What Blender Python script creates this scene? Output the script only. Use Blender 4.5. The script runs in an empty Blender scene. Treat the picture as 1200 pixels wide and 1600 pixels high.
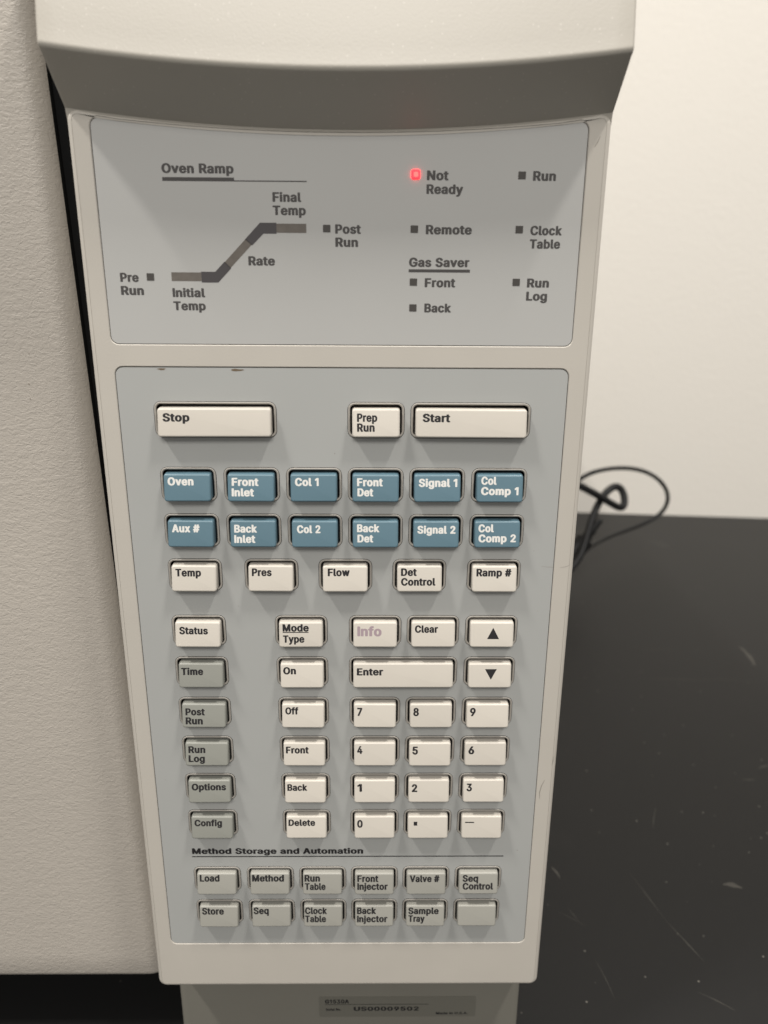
import bpy, bmesh, math, random
from mathutils import Matrix, Vector

# ------------------------------------------------------------------ camera, room light, exposure
scene = bpy.context.scene
COL = scene.collection
MM = 0.001

cam_data = bpy.data.cameras.new('camera')
cam = bpy.data.objects.new('camera', cam_data)
COL.objects.link(cam)
scene.camera = cam
cam.matrix_world = Matrix((
    (0.99992671, -0.00304073, -0.01171871, 0.00923),
    (-0.01024222, 0.3036448, -0.95273025, -0.21846),
    (0.00645532, 0.95278045, 0.3035914, 0.25386),
    (0, 0, 0, 1)))
cam_data.sensor_fit = 'VERTICAL'
cam_data.sensor_height = 36.0
cam_data.lens = 1202.0 / 1600.0 * 36.0
cam_data.clip_start = 0.01
cam_data.clip_end = 50
cam_data.dof.use_dof = True
cam_data.dof.focus_distance = 0.238
cam_data.dof.aperture_fstop = 13.0

world = bpy.data.worlds.new('World')
scene.world = world
world.use_nodes = True
bg = world.node_tree.nodes['Background']
# light bounced round the room: bright from the ceiling and far walls, dim from the floor
wn = world.node_tree
wtc = wn.nodes.new('ShaderNodeTexCoord')
wsep = wn.nodes.new('ShaderNodeSeparateXYZ')
wmap = wn.nodes.new('ShaderNodeMapRange')
wmap.interpolation_type = 'SMOOTHSTEP'
wmap.inputs['From Min'].default_value = -0.48
wmap.inputs['From Max'].default_value = 0.38
wmap.inputs['To Min'].default_value = 0.19
wmap.inputs['To Max'].default_value = 0.53
wn.links.new(wtc.outputs['Generated'], wsep.inputs['Vector'])
wn.links.new(wsep.outputs['Z'], wmap.inputs['Value'])
wn.links.new(wmap.outputs['Result'], bg.inputs['Strength'])
bg.inputs['Color'].default_value = (1.0, 0.965, 0.915, 1)

def area_lamp(name, loc, target, sx, sy, watts, color):
    d = bpy.data.lights.new(name, 'AREA')
    d.shape = 'RECTANGLE'
    d.size, d.size_y, d.energy, d.color = sx, sy, watts, color
    o = bpy.data.objects.new(name, d)
    COL.objects.link(o)
    o.location = loc
    o.rotation_euler = (Vector(target) - Vector(loc)).to_track_quat('-Z', 'Y').to_euler()
    return o

area_lamp('ceiling_lamp', (-0.90, -0.45, 1.78), (-0.9, -0.45, 0), 0.08, 0.28, 32, (1.0, 0.96, 0.905))
area_lamp('ceiling_lamp', (0.64, -0.45, 1.78), (0.64, -0.45, 0), 0.08, 0.28, 24.5, (1.0, 0.96, 0.905))

area_lamp('ceiling_lamp', (-0.1, -2.3, 2.1), (0, 0, 0.1), 1.2, 0.7, 48, (1.0, 0.965, 0.915))

scene.view_settings.view_transform = 'Standard'
scene.view_settings.look = 'None'
scene.view_settings.exposure = 0.0
scene.view_settings.gamma = 1.0
scene.view_settings.use_curve_mapping = False
random.seed(4)

# ------------------------------------------------------------------ materials
def srgb(r, g, b):
    f = lambda c: (c / 255 / 12.92) if c / 255 <= 0.04045 else ((c / 255 + 0.055) / 1.055) ** 2.4
    return (f(r), f(g), f(b), 1)

def material(name, color, rough=0.5, bump=0.0, bscale=800.0, detail=3.0, mottled=0.0, mscale=60.0, spec=0.5, stretch=None):
    m = bpy.data.materials.new(name)
    m.use_nodes = True
    nt = m.node_tree
    b = nt.nodes['Principled BSDF']
    b.inputs['Base Color'].default_value = color
    b.inputs['Roughness'].default_value = rough
    b.inputs['Specular IOR Level'].default_value = spec
    tc = nt.nodes.new('ShaderNodeTexCoord')
    out = tc.outputs['Object']
    if stretch:
        mp = nt.nodes.new('ShaderNodeMapping')
        mp.inputs['Scale'].default_value = stretch
        nt.links.new(out, mp.inputs['Vector'])
        out = mp.outputs['Vector']
    if bump:
        n = nt.nodes.new('ShaderNodeTexNoise')
        n.inputs['Scale'].default_value = bscale
        n.inputs['Detail'].default_value = detail
        nt.links.new(out, n.inputs['Vector'])
        bp = nt.nodes.new('ShaderNodeBump')
        bp.inputs['Strength'].default_value = 1.0
        bp.inputs['Distance'].default_value = bump
        nt.links.new(n.outputs['Fac'], bp.inputs['Height'])
        nt.links.new(bp.outputs['Normal'], b.inputs['Normal'])
    if mottled:
        n2 = nt.nodes.new('ShaderNodeTexNoise')
        n2.inputs['Scale'].default_value = mscale
        n2.inputs['Detail'].default_value = 5
        nt.links.new(out, n2.inputs['Vector'])
        mx = nt.nodes.new('ShaderNodeMix')
        mx.data_type = 'RGBA'
        mx.inputs['A'].default_value = tuple(c * (1 - mottled) for c in color[:3]) + (1,)
        mx.inputs['B'].default_value = tuple(min(1, c * (1 + mottled)) for c in color[:3]) + (1,)
        nt.links.new(n2.outputs['Fac'], mx.inputs['Factor'])
        nt.links.new(mx.outputs['Result'], b.inputs['Base Color'])
    return m

HOUSING = material('beige_plastic', (0.452, 0.424, 0.378, 1), 0.48, 0.000025, 1900, 2, 0.05, 45)
HOODMAT = material('beige_paint', (0.40, 0.376, 0.33, 1), 0.42, 0.00003, 1500, 2, 0.06, 14)
def add_specks(m, scale, amount):
    nt = m.node_tree; b = nt.nodes['Principled BSDF']
    src = b.inputs['Base Color'].links[0].from_socket
    tc = nt.nodes.new('ShaderNodeTexCoord')
    v = nt.nodes.new('ShaderNodeTexVoronoi'); v.inputs['Scale'].default_value = scale
    lt = nt.nodes.new('ShaderNodeMath'); lt.operation = 'LESS_THAN'; lt.inputs[1].default_value = 0.16
    sep = nt.nodes.new('ShaderNodeSeparateColor')
    gt = nt.nodes.new('ShaderNodeMath'); gt.operation = 'GREATER_THAN'; gt.inputs[1].default_value = 0.72
    mu = nt.nodes.new('ShaderNodeMath'); mu.operation = 'MULTIPLY'
    m2 = nt.nodes.new('ShaderNodeMath'); m2.operation = 'MULTIPLY'; m2.inputs[1].default_value = amount
    mx = nt.nodes.new('ShaderNodeMix'); mx.data_type = 'RGBA'; mx.inputs['B'].default_value = (0.75, 0.71, 0.65, 1)
    nt.links.new(tc.outputs['Object'], v.inputs['Vector'])
    nt.links.new(v.outputs['Distance'], lt.inputs[0]); nt.links.new(v.outputs['Color'], sep.inputs['Color'])
    nt.links.new(sep.outputs['Red'], gt.inputs[0])
    nt.links.new(lt.outputs[0], mu.inputs[0]); nt.links.new(gt.outputs[0], mu.inputs[1])
    nt.links.new(mu.outputs[0], m2.inputs[0]); nt.links.new(m2.outputs[0], mx.inputs['Factor'])
    nt.links.new(src, mx.inputs['A']); nt.links.new(mx.outputs['Result'], b.inputs['Base Color'])
add_specks(HOODMAT, 760, 0.22)
DISPLAY = material('display_film', (0.405, 0.403, 0.389, 1), 0.36, 0.00001, 2500, 1, 0.025, 40)
KEYPAD = material('keypad_film', (0.355, 0.36, 0.348, 1), 0.42, 0.00001, 2500, 1, 0.03, 40)
BEZEL = material('grey_rubber', (0.31, 0.29, 0.26, 1), 0.55)
WELL = material('black_well', (0.012, 0.011, 0.010, 1), 0.7)
CREAM = material('cream_key_plastic', (0.515, 0.48, 0.425, 1), 0.38, 0.00001, 2000, 1, 0.03, 120)
PALEGREY = material('pale_grey_key_plastic', (0.288, 0.282, 0.252, 1), 0.42, 0.00001, 2000, 1, 0.04, 120)
BLUE = material('blue_key_plastic', (0.090, 0.158, 0.196, 1), 0.38, 0.00001, 2000, 1, 0.04, 120)
GREY = material('grey_key_plastic', (0.238, 0.24, 0.214, 1), 0.42, 0.00001, 2000, 1, 0.04, 120)
INK = material('dark_ink', (0.018, 0.017, 0.018, 1), 0.6, spec=0.25)
DINK = material('display_ink', (0.052, 0.048, 0.046, 1), 0.55)
WHITEINK = material('white_ink', (0.60, 0.59, 0.56, 1), 0.6)
MAUVE = material('faded_ink', (0.29, 0.225, 0.245, 1), 0.6)
SEGDARK = material('ramp_dark_ink', (0.055, 0.05, 0.052, 1), 0.5)
SEGLIGHT = material('ramp_window', (0.125, 0.11, 0.095, 1), 0.4, 0, 0, 0, 0.3, 400)
LAMPOFF = material('indicator_window', (0.06, 0.055, 0.05, 1), 0.35)
FOOT = material('grey_beige_plastic', (0.165, 0.158, 0.135, 1), 0.5, 0.00003, 1500, 2, 0.05, 45)
PLATE = material('plate_film', (0.135, 0.13, 0.11, 1), 0.4)
BASE = material('black_base', (0.005, 0.005, 0.005, 1), 0.8, spec=0.12)
CABLE = material('black_cable_rubber', (0.006, 0.006, 0.0065, 1), 0.5, spec=0.35)
CHIP = material('brown_grime', (0.13, 0.095, 0.06, 1), 0.8)
SCUFF = material('grey_scuff', (0.24, 0.22, 0.19, 1), 0.7)

def vary(m, amount):
    # each key has yellowed a little differently
    nt = m.node_tree; b = nt.nodes['Principled BSDF']
    src = b.inputs['Base Color'].links[0].from_socket
    oi = nt.nodes.new('ShaderNodeObjectInfo')
    mr = nt.nodes.new('ShaderNodeMapRange')
    mr.inputs['To Min'].default_value = 1 - amount; mr.inputs['To Max'].default_value = 1 + amount * 0.4
    hs = nt.nodes.new('ShaderNodeHueSaturation')
    nt.links.new(oi.outputs['Random'], mr.inputs['Value'])
    nt.links.new(mr.outputs['Result'], hs.inputs['Value'])
    nt.links.new(src, hs.inputs['Color'])
    nt.links.new(hs.outputs['Color'], b.inputs['Base Color'])
for m_ in (CREAM, BLUE, GREY, PALEGREY):
    vary(m_, 0.06)

def red_lamp():
    m = bpy.data.materials.new('lit_red_lamp')
    m.use_nodes = True
    b = m.node_tree.nodes['Principled BSDF']
    b.inputs['Base Color'].default_value = (0.6, 0.05, 0.05, 1)
    b.inputs['Emission Color'].default_value = (1.0, 0.009, 0.014, 1)
    b.inputs['Emission Strength'].default_value = 6.5
    return m
RED = red_lamp()
RED_CORE = red_lamp(); RED_CORE.name = 'lit_red_core'
RED_CORE.node_tree.nodes['Principled BSDF'].inputs['Emission Color'].default_value = (1.0, 0.035, 0.03, 1)

def door_material():
    m = material('textured_beige_paint', (0.398, 0.366, 0.324, 1), 0.5, 0, 0, 0, 0.03, 25)
    nt = m.node_tree
    b = nt.nodes['Principled BSDF']
    tc = nt.nodes.new('ShaderNodeTexCoord')
    mp = nt.nodes.new('ShaderNodeMapping')
    mp.inputs['Scale'].default_value = (0.75, 1, 1.25)
    n1 = nt.nodes.new('ShaderNodeTexNoise')
    n1.inputs['Scale'].default_value = 820
    n1.inputs['Detail'].default_value = 2.0
    n1.inputs['Distortion'].default_value = 0.9
    n2 = nt.nodes.new('ShaderNodeTexNoise')
    n2.inputs['Scale'].default_value = 260
    n2.inputs['Detail'].default_value = 1.0
    ad = nt.nodes.new('ShaderNodeMath'); ad.operation = 'ADD'
    bp = nt.nodes.new('ShaderNodeBump')
    bp.inputs['Strength'].default_value = 1.0
    bp.inputs['Distance'].default_value = 0.00019
    nt.links.new(tc.outputs['Object'], mp.inputs['Vector'])
    nt.links.new(mp.outputs['Vector'], n1.inputs['Vector'])
    nt.links.new(mp.outputs['Vector'], n2.inputs['Vector'])
    nt.links.new(n1.outputs['Fac'], ad.inputs[0])
    lo = nt.nodes.new('ShaderNodeMath'); lo.operation = 'MULTIPLY'; lo.inputs[1].default_value = 0.35
    nt.links.new(n2.outputs['Fac'], lo.inputs[0])
    nt.links.new(lo.outputs[0], ad.inputs[1])
    nt.links.new(ad.outputs[0], bp.inputs['Height'])
    nt.links.new(bp.outputs['Normal'], b.inputs['Normal'])
    return m
DOORMAT = door_material()

def bench_material():
    m = material('black_epoxy', (0.0075, 0.0074, 0.0073, 1), 0.45, 0, 0, 0, 0, 0, spec=0.28)
    nt = m.node_tree
    b = nt.nodes['Principled BSDF']
    tc = nt.nodes.new('ShaderNodeTexCoord')
    # dust specks
    v = nt.nodes.new('ShaderNodeTexVoronoi'); v.inputs['Scale'].default_value = 170
    r = nt.nodes.new('ShaderNodeValToRGB')
    r.color_ramp.elements[0].position = 0.03; r.color_ramp.elements[0].color = (1, 1, 1, 1)
    r.color_ramp.elements[1].position = 0.10; r.color_ramp.elements[1].color = (0, 0, 0, 1)
    pick = nt.nodes.new('ShaderNodeMath'); pick.operation = 'GREATER_THAN'; pick.inputs[1].default_value = 0.72
    sep = nt.nodes.new('ShaderNodeSeparateColor')
    mul = nt.nodes.new('ShaderNodeMath'); mul.operation = 'MULTIPLY'
    nt.links.new(tc.outputs['Object'], v.inputs['Vector'])
    nt.links.new(v.outputs['Distance'], r.inputs['Fac'])
    nt.links.new(v.outputs['Color'], sep.inputs['Color'])
    nt.links.new(sep.outputs['Red'], pick.inputs[0])
    nt.links.new(r.outputs['Color'], mul.inputs[0])
    nt.links.new(pick.outputs[0], mul.inputs[1])
    # faint cloudy haze of wear
    n = nt.nodes.new('ShaderNodeTexNoise'); n.inputs['Scale'].default_value = 9; n.inputs['Detail'].default_value = 7
    rr = nt.nodes.new('ShaderNodeMapRange')
    rr.inputs['From Min'].default_value = 0.3; rr.inputs['From Max'].default_value = 0.385
    rr.inputs['To Min'].default_value = 0.40; rr.inputs['To Max'].default_value = 0.52
    nt.links.new(tc.outputs['Object'], n.inputs['Vector'])
    nt.links.new(n.outputs['Fac'], rr.inputs['Value'])
    nt.links.new(rr.outputs['Result'], b.inputs['Roughness'])
    mx = nt.nodes.new('ShaderNodeMix'); mx.data_type = 'RGBA'
    mx.inputs['A'].default_value = (0.0075, 0.0074, 0.0073, 1)
    mx.inputs['B'].default_value = (0.17, 0.16, 0.14, 1)
    nt.links.new(mul.outputs[0], mx.inputs['Factor'])
    nt.links.new(mx.outputs['Result'], b.inputs['Base Color'])
    return m
BENCH = bench_material()
BSCRATCH = material('bench_scratch', (0.05, 0.047, 0.041, 1), 0.6, spec=0.28)
WALLMAT = material('cream_wall_paint', (0.67, 0.64, 0.588, 1), 0.7, 0.0004, 180, 4, 0.015, 3)

# ------------------------------------------------------------------ mesh helpers (all in millimetres, x right, y away, z up)
def link(name, bm, mat, parent=None, smooth=False, loc=(0, 0, 0), angle=40):
    me = bpy.data.meshes.new(name)
    bm.to_mesh(me)
    bm.free()
    me.transform(Matrix.Scale(MM, 4))
    for mm in (mat if isinstance(mat, (list, tuple)) else [mat]):
        me.materials.append(mm)
    if smooth:
        me.shade_smooth()
        me.set_sharp_from_angle(angle=math.radians(angle))
    o = bpy.data.objects.new(name, me)
    COL.objects.link(o)
    o.parent = parent
    o.location = [c * MM for c in loc]
    return o

def rrect(cx, cz, w, h, r, n=5):
    pts = []
    for qx, qz, a0 in ((1, 1, 0), (-1, 1, 90), (-1, -1, 180), (1, -1, 270)):
        for i in range(n + 1):
            a = math.radians(a0 + 90 * i / n)
            pts.append((cx + qx * (w / 2 - r) + r * math.cos(a), cz + qz * (h / 2 - r) + r * math.sin(a)))
    return pts

def ring_verts(bm, pts, y):
    return [bm.verts.new((x, y, z)) for x, z in pts]

def bridge(bm, a, b):
    n = len(a)
    for i in range(n):
        bm.faces.new((a[i], a[(i + 1) % n], b[(i + 1) % n], b[i]))

def fill(bm, loops):
    es = []
    for l in loops:
        for i in range(len(l)):
            e = bm.edges.get((l[i], l[(i + 1) % len(l)])) or bm.edges.new((l[i], l[(i + 1) % len(l)]))
            es.append(e)
    r = bmesh.ops.triangle_fill(bm, use_beauty=True, use_dissolve=False, edges=es, normal=(0, -1, 0))
    fs = [g for g in r['geom'] if isinstance(g, bmesh.types.BMFace)]
    for f in fs:
        f.normal_update()
        if f.normal.y > 0:
            f.normal_flip()
    return fs

def offset_poly(pts, d):
    """shrink an anticlockwise outline by d"""
    n = len(pts); out = []
    for i in range(n):
        p0, p1, p2 = Vector(pts[i - 1]), Vector(pts[i]), Vector(pts[(i + 1) % n])
        e0, e1 = (p1 - p0), (p2 - p1)
        n0 = Vector((-e0.y, e0.x)); n1 = Vector((-e1.y, e1.x))
        n0.normalize(); n1.normalize()
        k = max(0.3, 1 + n0.dot(n1))
        q = p1 + (n0 + n1) / k * d
        out.append((q.x, q.y))
    return out

def box(bm, x0, x1, y0, y1, z0, z1):
    v = [bm.verts.new(p) for p in ((x0, y0, z0), (x1, y0, z0), (x1, y1, z0), (x0, y1, z0), (x0, y0, z1), (x1, y0, z1), (x1, y1, z1), (x0, y1, z1))]
    for f in ((0, 3, 2, 1), (4, 5, 6, 7), (0, 1, 5, 4), (1, 2, 6, 5), (2, 3, 7, 6), (3, 0, 4, 7)):
        bm.faces.new([v[i] for i in f])
    return v

def slab(bm, pts, y_front, y_back):
    a = ring_verts(bm, pts, y_front); b = ring_verts(bm, pts, y_back)
    bridge(bm, a, b)
    return fill(bm, [a])

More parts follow.
